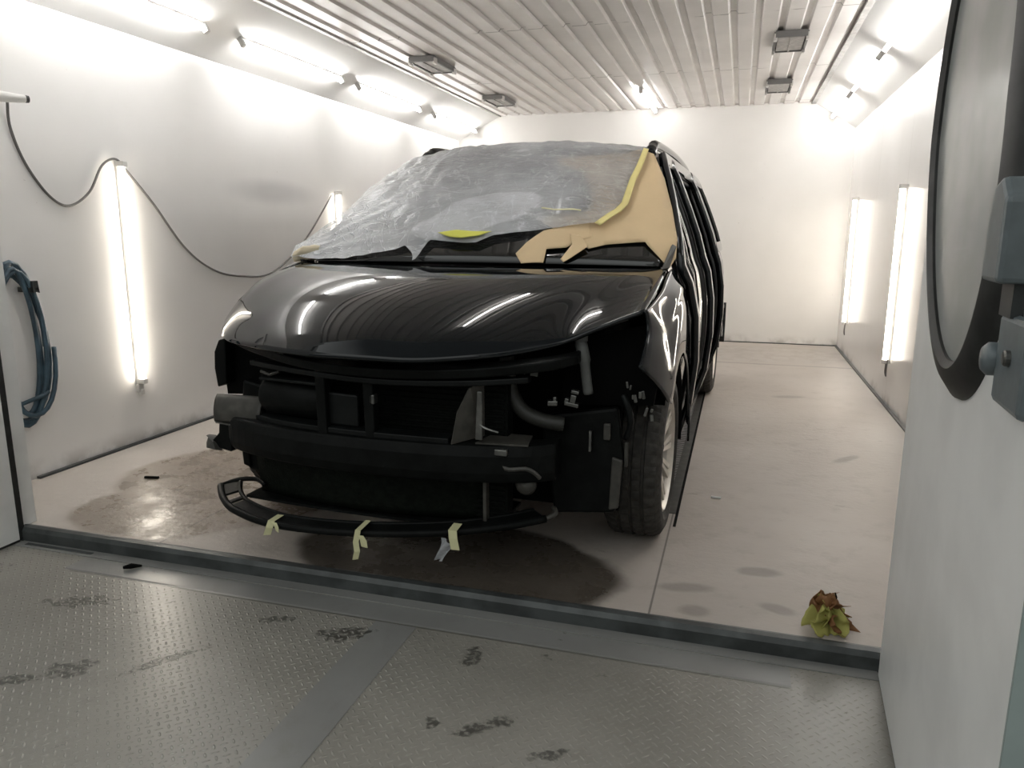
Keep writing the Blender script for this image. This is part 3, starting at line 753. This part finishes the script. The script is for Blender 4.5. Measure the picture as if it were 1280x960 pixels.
# --- wheels
def wheel(x, y, sg):
    r = empty('wheel', (x, y, 0)); r.parent = car
    M = Matrix.Translation((0, 0, .335))
    W = .108
    prof = [(-W+.018, .232), (-W-.004, .262), (-W-.002, .295), (-W+.012, .322), (-W+.030, .333), (-.052, .335), (-.048, .327), (-.040, .327), (-.036, .335), (-.004, .335), (-.002, .327), (.006, .327), (.010, .335), (.040, .335), (.044, .327), (.052, .327), (.056, .335), (W-.030, .333), (W-.012, .322), (W+.002, .295), (W+.004, .262), (W-.018, .232)]
    seg = 144
    def rad(i, k, rr):
        if i in (3, 4, 17, 18) and k % 3 == 0: return rr-.008
        if i in (8, 9, 12, 13) and k % 3 == 1: return rr-.005
        return rr
    MB().lathe(prof, M, seg, rad).build('tyre', M_rubber, r, smooth=True, angle=25)
    # rim: barrel and lip
    s = sg
    bar = [(s*(W-.016), .232), (s*(W-.006), .232), (s*(W-.004), .224), (s*(W-.018), .218), (s*(W-.03), .208), (-s*(W-.03), .200), (-s*(W-.015), .232)]
    MB().lathe(bar, M, 72).build('rim_barrel', M_rim, r, smooth=True, angle=30)
    sp = MB()
    for k in range(10):
        for dd in (-.095, .095):
            a = 2*PI*k/10 + dd; a_in = 2*PI*k/10 + dd*.9
            p0 = Vector((s*(W-.040), .05*math.cos(a_in), .335+.05*math.sin(a_in))); p1 = Vector((s*(W-.016), .214*math.cos(a), .335+.214*math.sin(a)))
            t = Vector((0, -math.sin(a), math.cos(a))); w0, w1, th = .009, .0115, .022
            vs = []
            for P, w in ((p0, w0), (p1, w1)):
                for du, dv in ((-1, 0), (1, 0), (.8, -1), (-.8, -1)):
                    vs.append(P + t*du*w + Vector((s*dv*th, 0, 0)))
            sp.add(vs, [(0,1,5,4), (1,2,6,5), (2,3,7,6), (3,0,4,7), (0,3,2,1), (4,5,6,7)])
    sp.build('spokes', M_rim, r, bevel=.002)
    MB().lathe([(s*(W-.075), .0001), (s*(W-.075), .075), (s*(W-.045), .072), (s*(W-.034), .06), (s*(W-.036), .034), (s*(W-.028), .030), (s*(W-.027), .0001)], M, 40).build('hub', M_rim, r, smooth=True, angle=30)
    MB().lathe([(s*.0, .0001), (s*.0, .165), (s*.012, .165), (s*.012, .0001)], M, 40).build('brake_disc', M_black2, r)
    for k in range(5):
        a = 2*PI*k/5+.3
        MB().lathe([(s*(W-.040), .0001), (s*(W-.040), .010), (s*(W-.028), .010), (s*(W-.027), .0001)], M @ Matrix.Translation((0, .05*math.cos(a), .05*math.sin(a))), 6).build('wheel_bolt', M_greyp, r)
    return r
for (x, y, sg) in ((.815, 0, 1), (-.815, 0, -1), (.815, 2.92, 1), (-.815, 2.92, -1)): wheel(x, y, sg)
# wheel-arch liners
def liner(x, y, sg):
    MB().grid(lambda s, t: (x+sg*lerp(-.15, .115, t), y+.395*math.cos(lerp(-.1, PI*(.76 if y < 1 else 1.02), s)), .335+.395*math.sin(lerp(-.1, PI*(.76 if y < 1 else 1.02), s))), 28, 3).build('arch_liner', M_void, car, smooth=True, solid=.004)
for (x, y, sg) in ((.815, 0, 1), (-.815, 0, -1), (.815, 2.92, 1), (-.815, 2.92, -1)): liner(x, y, sg)

# --- everything the missing bumper exposes
def curvebar(pts, prof, name, m, bevel=0., smooth=False):
    """sweep a (dy,dz) profile along an x-ordered path"""
    mb = MB(); P = [Vector(p) for p in pts]; n = len(prof); vs = []
    for q in P:
        for dy, dz in prof: vs.append((q.x, q.y+dy, q.z+dz))
    fs = [(i*n+j, i*n+(j+1) % n, (i+1)*n+(j+1) % n, (i+1)*n+j) for i in range(len(P)-1) for j in range(n)]
    fs += [tuple(range(n)), tuple(range(len(vs)-1, len(vs)-n-1, -1))]
    return mb.add(vs, fs).build(name, m, car, bevel=bevel, smooth=smooth)
# upper lock carrier
curvebar(spline([(-.74,-.50,.800), (-.56,-.60,.785), (-.30,-.69,.762), (0,-.72,.752), (.30,-.69,.762), (.56,-.60,.785), (.66,-.50,.800)], 5), [(-.03,-.022), (-.035,.012), (.03,.022), (.06,.016), (.06,-.022)], 'lock_carrier', M_black, .006)
curvebar(spline([(-.60,-.60,.728), (-.3,-.685,.722), (0,-.715,.715), (.3,-.685,.722), (.52,-.62,.735)], 5), [(-.022,-.010), (-.022,.010), (.02,.010), (.02,-.010)], 'carrier_rail', M_black2, .004)
for x in (-.232, -.040):
    MB().prism([(x-.022, .50), (x+.018, .50), (x+.014, .75), (x-.026, .75)], 1, -.715, -.67).build('latch_support', M_black, car, bevel=.006)
MB().prism([(-.25, .535), (-.10, .530), (-.10, .650), (-.245, .655)], 1, -.69, -.675).build('centre_plate', M_black2, car, bevel=.008)
MB().box((-.03, -.70, .645), (.02, .03, .035)).build('bonnet_catch', M_alu, car, bevel=.004)
# radiator pack
rp_ = MB().bx((-.60, -.56, .20), (.42, -.50, .72))
for i in range(24): rp_.bx((-.59, -.568, .22+i*.020), (.41, -.56, .228+i*.020))
rp_.build('radiator', M_rad, car)
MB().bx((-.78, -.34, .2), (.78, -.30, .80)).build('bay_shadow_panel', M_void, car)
# intake box left of the catch
MB().lathe([(-.14, .0001), (-.14, .062), (-.12, .075), (.10, .078), (.13, .070), (.13, .0001)], Matrix.Translation((-.40, -.60, .605)) @ Matrix.Rotation(.06, 4, 'Y'), 24).build('air_intake', M_black, car, smooth=True, angle=40)
MB().prism([(-.535, -.66), (-.26, -.69), (-.24, -.58), (-.50, -.56)], 2, .672, .684).build('intake_lid', M_black2, car, bevel=.004)
MB().tube([(-.545,-.63,.70), (-.50,-.64,.69), (-.455,-.64,.705)], .006, 6).build('intake_clip', M_greyp, car)
# headlamp cavity pieces
MB().prism([(-.895, .54), (-.60, .56), (-.58, .80), (-.83, .80), (-.895, .74), (-.905, .68)], 1, -.40, -.36).build('headlamp_back_panel', M_void, car)
MB().prism([(.56, .60), (.90, .62), (.92, .76), (.86, .90), (.60, .84)], 1, -.38, -.34).build('headlamp_back_panel', M_void, car)
MB().prism([(-.895, .58), (-.85, .60), (-.84, .79), (-.875, .78), (-.90, .73), (-.905, .66)], 1, -.46, -.38).build('wing_bracket', M_black, car, bevel=.006)
# bumper beam
curvebar(spline([(-.78,-.50,.440), (-.70,-.585,.440), (-.45,-.665,.440), (-.10,-.695,.440), (.25,-.675,.440), (.50,-.61,.440), (.60,-.54,.440)], 5), [(-.03,-.068), (-.042,-.03), (-.042,.03), (-.03,.066), (.05,.07), (.05,-.07)], 'bumper_beam', M_black, .008)
curvebar(spline([(-.66,-.57,.515), (-.40,-.655,.518), (-.08,-.685,.518), (.25,-.665,.514)], 5), [(-.03,-.012), (-.03,.010), (.03,.014), (.03,-.012)], 'beam_foam', M_black2, .004)
# grey corner bracket on the left beam end
def corner(u, v):
    a = lerp(.0, PI*.62, v)
    return (lerp(-.825, -.565, u)+.02*math.sin(a)*(1-u), -.545-.05*math.sin(a)-.03*u, .515+.055*math.cos(a)*1.0+.012*u-.02*v)
MB().grid(corner, 14, 12).build('corner_bracket', M_greyp, car, smooth=True, solid=.006)
MB().prism([(-.80,-.60), (-.60,-.64), (-.58,-.62), (-.79,-.56)], 2, .468, .474).build('bracket_lip', M_alu, car)
MB().prism([(-.865, .365), (-.755, .345), (-.74, .50), (-.80, .50), (-.81, .42)], 1, -.575, -.50).build('bracket_web', M_black, car, bevel=.004)
MB().add([(-.86,-.55,.395), (-.82,-.56,.375), (-.80,-.57,.345), (-.845,-.57,.350), (-.87,-.54,.362), (-.87,-.52,.392)], [(0,1,2,3,4,5)]).build('bracket_hook', M_greyp, car, solid=.03)
# lower grille panel and radiator side edge
MB().grid(lambda u, v: (lerp(-.635, .335, u), lerp(-.58, -.64, math.sin(PI*u)) + .03*(1-v), lerp(.185, .375, v)), 20, 6).build('lower_cooler', simple('dark_green_cooler', (.006,.008,.006), .55, 0., .25, 40., .4, 120., spec=.1), car, smooth=True, solid=.02)
MB().bx((.352, -.63, .20), (.364, -.60, .40)).build('cooler_edge', M_greyp, car)
MB().grid(lambda u, v: (lerp(-.66, .40, u), lerp(-.62, -.34, v), .19-.012*math.sin(PI*u)), 10, 3).build('undertray', M_black, car, solid=.01)
# right-hand air guide with its pale strip
MB().add([(.262,-.70,.508), (.285,-.70,.62), (.322,-.68,.705), (.352,-.62,.72), (.345,-.60,.52)], [(0,1,2,3,4)]).build('air_guide', M_greyp, car, solid=.005)
MB().prism([(.337,.520), (.363,.520), (.363,.690), (.345,.690)], 1, -.665, -.655).build('guide_strip', M_alu, car, bevel=.002)
MB().prism([(.34,-.67), (.52,-.64), (.50,-.52), (.36,-.52)], 2, .505, .512).build('guide_floor', M_greyp, car)
MB().tube(spline([(.352,-.66,.575), (.38,-.67,.565), (.42,-.66,.552)], 5), .0045, 6).build('sensor_wire', M_alu, car)
# coolant hose, filler neck, stickers, bright bits
MB().tube(spline([(.395,-.50,.80), (.40,-.50,.73), (.415,-.50,.655), (.46,-.50,.592), (.53,-.49,.562), (.60,-.47,.55)], 7), .027, 12).build('coolant_hose', simple('hose_rubber', (.03,.03,.026), .5), car, smooth=True)
MB().tube(spline([(.650,-.46,.868), (.654,-.46,.84), (.667,-.46,.782), (.681,-.45,.663)], 7), [.020]*7+[.022]*8+[.018]*7, 14).build('filler_neck', M_filler, car, smooth=True)
MB().lathe([(-.012, .0001), (-.012, .027), (.012, .027), (.012, .0001)], Matrix.Translation((.651,-.46,.862)) @ Matrix.Rotation(PI/2, 4, 'Y'), 20).build('filler_cap', M_filler, car)
for x, z, a in ((.462, .748, .5), (.502, .740, .05)):
    MB().box((x, -.515, z), (.028, .002, .028), 0, 0, a).build('data_sticker', M_label, car)
MB().box((.565,-.50,.632), (.035,.03,.018), .3).box((.575,-.50,.64), (.012,.02,.03)).build('hose_clamp', M_alu, car, bevel=.003)
cl = MB()
for dx, dz, w, h in ((.0,.0,.05,.014), (.005,.02,.02,.03), (.012,.045,.028,.012), (-.018,.012,.015,.02)): cl.box((.632+dx, -.49, .63+dz), (w, .03, h), .2, 0, .2)
cl.build('connector_block', M_alu, car, bevel=.003)
# silver Z bracket and fog socket
MB().tube(spline([(.435,-.66,.468), (.438,-.665,.440), (.46,-.665,.427), (.515,-.65,.430), (.545,-.64,.415), (.56,-.63,.395)], 3), .008, 6).build('bumper_bracket', M_greyp, car)
MB().box((.435,-.672,.487), (.045,.02,.022)).build('bracket_clip', M_alu, car, bevel=.003)
MB().lathe([(-.02, .0001), (-.02, .036), (.0, .038), (.018, .026), (.024, .0001)], Matrix.Translation((.50,-.60,.355)) @ Matrix.Rotation(-PI/2, 4, 'Z'), 24).build('horn', M_greyp, car, smooth=True)
# arch liner front faces
def lface(sg):
    MB().prism([(sg*.50, .565), (sg*.785, .618), (sg*.81, .44), (sg*.805, .26), (sg*.78, .225), (sg*.56, .20)], 1, -.44, -.40).build('liner_front', M_black, car, bevel=.012)
    MB().prism([(sg*.765, .24), (sg*.80, .25), (sg*.81, .43), (sg*.772, .44)], 1, -.452, -.438).build('liner_flange', M_greyp if sg > 0 else M_black, car, bevel=.006)
lface(1); lface(-1)
MB().bx((.74,-.455,.50), (.765,-.44,.56)).build('liner_clip', M_greyp, car, bevel=.004)
MB().bx((.690,-.46,.455), (.698,-.445,.53)).build('liner_stud', M_alu, car)
MB().bx((.812,-.43,.40), (.824,-.41,.49)).build('liner_tab', M_greyp, car, bevel=.003)
random.seed(11)
for i in range(9):
    x = .815+.012*i+random.uniform(-.01, .01); z = .70-.011*i+random.uniform(-.03, .02)
    MB().box((x, -.44+random.uniform(-.02, .02), z), (random.uniform(.006, .012), .010, random.uniform(.010, .036)), random.uniform(-.4, .4), 0, random.uniform(-.3, .3)).build('wing_clip', M_alu, car, bevel=.002)
MB().tube(spline([(.80,-.42,.66), (.82,-.43,.62), (.83,-.42,.56), (.815,-.41,.50)], 5), .012, 8).build('wiring_loom', M_black2, car, smooth=True)
# splitter lip hanging under the nose
lipo = spline([(-.785,-.615,.212), (-.70,-.705,.200), (-.58,-.785,.193), (-.36,-.848,.190), (-.05,-.835,.196), (.24,-.745,.200), (.44,-.63,.205), (.555,-.535,.212)], 6)
lipi = spline([(-.72,-.575,.222), (-.655,-.655,.210), (-.55,-.725,.203), (-.34,-.785,.200), (-.05,-.772,.206), (.22,-.685,.21), (.40,-.575,.215), (.50,-.50,.225)], 6)
lip = empty('front_lip'); lip.parent = car
MB().tube(lipo, .014, 8).build('lip_edge', M_black, lip, smooth=True)
mbx = MB()
for i in range(len(lipo)-1):
    if i in (5, 6, 7, 9): continue
    a, b, c, d = lipo[i], lipo[i+1], lipi[i+1], lipi[i]; h = Vector((0,0,.004))
    mbx.add([a+h, b+h, c+h, d+h, a-h, b-h, c-h, d-h], [(0,1,2,3), (7,6,5,4), (0,4,5,1), (1,5,6,2), (2,6,7,3), (3,7,4,0)])
mbx.build('lip_plate', M_black, lip)
MB().tube(lipi, .009, 8).build('lip_flange', M_black, lip, smooth=True)
MB().tube(spline([lipo[0], (-.74,-.56,.225), (-.66,-.55,.232), (-.60,-.58,.225)], 5), .010, 8).build('lip_end_loop', M_black, lip, smooth=True)
MB().tube(spline([lipo[-1], (.585,-.51,.225), (.57,-.48,.235)], 4), .010, 8).build('lip_end_loop', M_greyp, lip, smooth=True)

# ------------------------------------------------------------------ masking: film, paper, tape (placed on the car)
def place(o):
    o.location = car.location; o.rotation_euler = car.rotation_euler; return o
fb_u = [-1.12,-.95,-.72,-.54,-.40,-.346,-.30,-.265,-.243,-.213,-.091,.047,.12,.285,.448,.603,.70,.80,.90]
fb_v = [-.003,-.012,-.018,.021,.041,.072,.03,-.03,.042,.107,.097,.088,.134,.168,.205,.240,.285,.50,.90]
def fL(v): return interp([0,.1,.23,.4,.68,.9,1.04,1.12], [-1.118,-1.19,-1.15,-1.10,-1.10,-1.085,-1.03,-.98], v)
def fR(v): return interp([0,.2,.29,.38,.6,.89,1.0,1.12], [.60,.62,.70,.77,.82,.89,.93,.95], v)
def filmP(s, t, off=.024):
    v0 = t*1.12; u = lerp(fL(v0), fR(v0), s)
    vb = interp(fb_u, fb_v, u); v = lerp(vb, 1.12, t)
    u = lerp(fL(v), fR(v), s)
    P = WS(u, v)
    wr = noise.noise(Vector((u*3.2, v*4.1, 0.3)))*.010 + noise.noise(Vector((u*11+v*7, v*6-u*3, 2.)))*.0055*(1.6 if u < -.3 else .8)
    # long stretched creases fanning from the lower left corner
    ang = math.atan2(v+.05, u+1.25); rdist = math.hypot(v, u+1.2)
    wr += .006*math.sin(ang*34+3*noise.noise(Vector((u*2, v*2, 5))))*math.exp(-rdist*1.5)*min(1, rdist*4)
    wr = max(wr, -.010)
    if u < -1: P.y += .10*(-1-u)*0
    # tail drooping over the scuttle
    k = math.exp(-((u+.268)/.03)**2)*math.exp(-max(0, v+.03)*18)
    P.y -= .02*k
    n = Vector((.25*u, -.6, .8)) if v < 1 else Vector((.1*u, 0, 1))
    return P + n*(off+wr)
film = MB().grid(lambda s, t: filmP(s, t), 170, 90).build('masking_film', M_film, smooth=True)
tag(place(film), 'crumpled clear plastic film stretched over windscreen and roof edge', 'plastic film')

def uv_sheet(poly, name, m, off, cuts=3, solid=.0012, fold=False, nz=.004, extra=None, smooth=True):
    bm = bmesh.new(); vs = [bm.verts.new((u, v, 0)) for u, v in poly]; bm.faces.new(vs)
    bmesh.ops.triangulate(bm, faces=bm.faces[:])
    for _ in range(cuts): bmesh.ops.subdivide_edges(bm, edges=bm.edges[:], cuts=1, use_grid_fill=True)
    bmesh.ops.triangulate(bm, faces=bm.faces[:])
    for w in bm.verts:
        u, v = w.co.x, w.co.y; P = WS(u, v)
        if fold and u > .90: P.y += .26*(u-.90); P.x += .14*(u-.90)
        n = Vector((.25*u, -.6, .8)); k = noise.noise(Vector((u*4, v*4, 9.)))*nz
        P = P+n*(off+k)
        if extra: P = extra(u, v, P)
        w.co = P
    bmesh.ops.recalc_face_normals(bm, faces=bm.faces)
    if sum((f.normal.z for f in bm.faces)) < 0: bmesh.ops.reverse_faces(bm, faces=bm.faces)
    me = bpy.data.meshes.new(name); bm.to_mesh(me); bm.free()
    if smooth:
        for p in me.polygons: p.use_smooth = True
    me.materials.append(m); o = bpy.data.objects.new(name, me); C.objects.link(o)
    d = o.modifiers.new('solid', 'SOLIDIFY'); d.thickness = solid; d.offset = 1
    return place(o)
paper = [(.864,1.0), (.95,.955), (.996,.693), (1.014,.422), (1.021,.184), (1.006,.043), (.975,-.028), (.942,.04), (.884,.142), (.692,.114), (.608,.084),
         (.56,.13), (.42,.20), (.32,.25), (.385,.30), (.515,.318), (.579,.345), (.59,.42), (.571,.507), (.54,.60), (.477,.687), (.336,.73), (.30,.80), (.55,.86), (.78,.93)]
tag(uv_sheet(paper, 'masking_paper', M_paper, .009, fold=True), 'large tan kraft paper sheet on windscreen corner and pillar', 'masking paper')
pa2 = [(.60,.26), (.50,.232), (.369,.178), (.299,.108), (.254,.039), (.298,-.023), (.405,-.02), (.405,.062), (.50,.082), (.56,.13), (.62,.16)]
tag(uv_sheet(pa2, 'masking_paper', M_paper, .012, nz=.012), 'angular tan paper piece pointing onto the bonnet edge', 'masking paper')
pa3 = [(.608,.086), (.56,.15), (.51,.155), (.528,.09), (.490,.001), (.508,-.017)]
tag(uv_sheet(pa3, 'masking_paper', M_paper, .024, nz=.01, extra=lambda u, v, P: P+Vector((0,-.05*max(0, .10-v)*4, 0))), 'small folded tan paper flap between the larger sheets', 'masking paper')
# tape
def strip(pts, w): # polygon around a uv polyline
    L = []; R_ = []
    for i, (u, v) in enumerate(pts):
        a = pts[max(i-1, 0)]; b = pts[min(i+1, len(pts)-1)]; du, dv = b[0]-a[0], (b[1]-a[1])
        l = math.hypot(du*.75, dv*.9); L.append((u-dv*.9/l*w/.75, v+du*.75/l*w/.9)); R_.append((u+dv*.9/l*w/.75, v-du*.75/l*w/.9))
    return L + R_[::-1]
tag(uv_sheet(strip([(.90,.95), (.886,.888), (.85,.73), (.815,.6), (.774,.384), (.74,.325), (.705,.291), (.64,.215)], .014), 'tape_strip', M_tape, .036, 2), 'long yellow tape strip along the film edge on windscreen', 'tape')
tag(uv_sheet([(-.20,.135), (-.12,.105), (-.05,.098), (.04,.115), (.10,.145), (0,.142), (-.10,.150)], 'tape_strip', simple('yellow_green_tape', (.62,.62,.10), .6), .040, 2), 'yellow green tape strip at the lower film edge', 'tape')
tag(uv_sheet(strip([(.33,.305), (.40,.295), (.50,.305), (.545,.30)], .004), 'tape_strip', M_tape2, .040, 2), 'thin pale tape line across the lower film', 'tape')
# bunch of tape at the lower left film corner
def bunch():
    b = MB()
    def fn(s, t):
        a = 2*PI*s; r = .035*(.5+.5*math.sin(PI*min(1, t*.9+.1)))*(1+.35*noise.noise(Vector((math.cos(a)*2, math.sin(a)*2, t*4))))
        P = WS(-1.12+.16*t, .02+.05*t); return P+Vector((0, r*math.cos(a)*.8-.02, r*math.sin(a)+.01))
    b.grid(fn, 24, 12)
    return b.build('tape_bunch', paper_mat('creamy_tape', (.62,.55,.40)), smooth=True)
tag(place(bunch()), 'bunched cream tape at the lower left film corner', 'tape')

# tapes hanging from the splitter lip
def hang(pieces, m, label, group='pale tape tags under the nose', film_bit=None):
    mb = MB()
    for pts, w, tw in pieces:
        P = [Vector(p) for p in pts]; n = len(P); vs = []
        for i, q in enumerate(P):
            a = lerp(0, tw, i/(n-1)); s = Vector((math.cos(a), math.sin(a), 0))*w/2
            vs += [q-s, q+s]
        mb.add(vs, [(2*i, 2*i+1, 2*i+3, 2*i+2) for i in range(n-1)])
    o = mb.build('tape_strip', m, solid=.001); tag(place(o), label, 'tape', group)
hang([([(-.37,-.80,.208), (-.365,-.862,.210), (-.372,-.868,.185), (-.385,-.866,.155)], .026, .5), ([(-.352,-.866,.207), (-.338,-.872,.193), (-.336,-.872,.176)], .022, -.5)], M_tape2, 'curled pale yellow tape on the lip, leftmost of three')
hang([([(-.022,-.78,.224), (-.022,-.853,.216), (-.030,-.857,.175), (-.026,-.858,.14), (-.036,-.855,.108)], .020, .6), ([(-.014,-.856,.20), (.0,-.858,.185), (.004,-.858,.160)], .028, -.2)], M_tape2, 'forked pale yellow tape on the lip, middle of three')
hang([([(.285,-.70,.222), (.286,-.752,.216), (.290,-.757,.19), (.298,-.758,.150)], .031, .1)], M_tape2, 'straight pale yellow tape on the lip, rightmost of three')
fbit = MB().grid(lambda s, t: (.268+.05*(s-.5)*(1-.5*t)-.035*t+.004*math.sin(s*9+t*4), -.752+.008*math.sin(s*7+t*5), .185-.085*t-.02*s*(1-t)), 8, 8).build('film_scrap', M_film, smooth=True)
tag(place(fbit), 'torn clear film scrap hanging from the rightmost tape', 'plastic film')

# ------------------------------------------------------------------ world, camera, view
w = bpy.data.worlds.new('world'); bpy.context.scene.world = w; w.use_nodes = True
wt = w.node_tree; bg = wt.nodes['Background']; bg.inputs[1].default_value = 1.0
tc = wt.nodes.new('ShaderNodeTexCoord'); sx = wt.nodes.new('ShaderNodeSeparateXYZ'); mr = wt.nodes.new('ShaderNodeMapRange'); mr.interpolation_type = 'SMOOTHSTEP'
mr.inputs[1].default_value = -.05; mr.inputs[2].default_value = .6; mr.inputs[3].default_value = .03; mr.inputs[4].default_value = .52
mr2 = wt.nodes.new('ShaderNodeMapRange'); mr2.interpolation_type = 'SMOOTHSTEP'; mr2.inputs[1].default_value = .72; mr2.inputs[2].default_value = .90; mr2.inputs[3].default_value = 1.; mr2.inputs[4].default_value = .12
mm = wt.nodes.new('ShaderNodeMath'); mm.operation = 'MULTIPLY'
vm = wt.nodes.new('ShaderNodeVectorMath'); vm.operation = 'SCALE'; vm.inputs[0].default_value = (.84, .87, .85)
wt.links.new(tc.outputs['Generated'], sx.inputs[0]); wt.links.new(sx.outputs[2], mr.inputs[0]); wt.links.new(sx.outputs[2], mr2.inputs[0]); wt.links.new(mr.outputs[0], mm.inputs[0]); wt.links.new(mr2.outputs[0], mm.inputs[1]); wt.links.new(mm.outputs[0], vm.inputs['Scale']); wt.links.new(vm.outputs[0], bg.inputs[0])

yaw, pitch, roll, f = .2916, .2008, .0027, 934.67
fw = Vector((-math.sin(yaw)*math.cos(pitch), math.cos(yaw)*math.cos(pitch), -math.sin(pitch)))
r = Vector((math.cos(yaw), math.sin(yaw), 0)); u = r.cross(fw)
c_, s_ = math.cos(roll), math.sin(roll)
r2 = r*c_+u*s_; u2 = u*c_-r*s_
cam = bpy.data.cameras.new('camera'); cam.sensor_fit = 'HORIZONTAL'; cam.sensor_width = 36; cam.lens = f/1280*36; cam.clip_start = .02
co = bpy.data.objects.new('camera', cam); C.objects.link(co)
co.matrix_world = Matrix(((r2.x, u2.x, -fw.x, 0), (r2.y, u2.y, -fw.y, 0), (r2.z, u2.z, -fw.z, 1.22), (0,0,0,1)))
S = bpy.context.scene; S.camera = co
S.view_settings.view_transform = 'Standard'; S.view_settings.look = 'None'; S.view_settings.gamma = 1; S.view_settings.use_curve_mapping = False
S.view_settings.exposure = 1.37
S.cycles.max_bounces = 10; S.cycles.transparent_max_bounces = 12; S.cycles.caustics_reflective = False; S.cycles.caustics_refractive = False
S.cycles.sample_clamp_indirect = 6
try: S.cycles.use_denoising = True; S.cycles.denoiser = 'OPENIMAGEDENOISE'
except Exception: pass
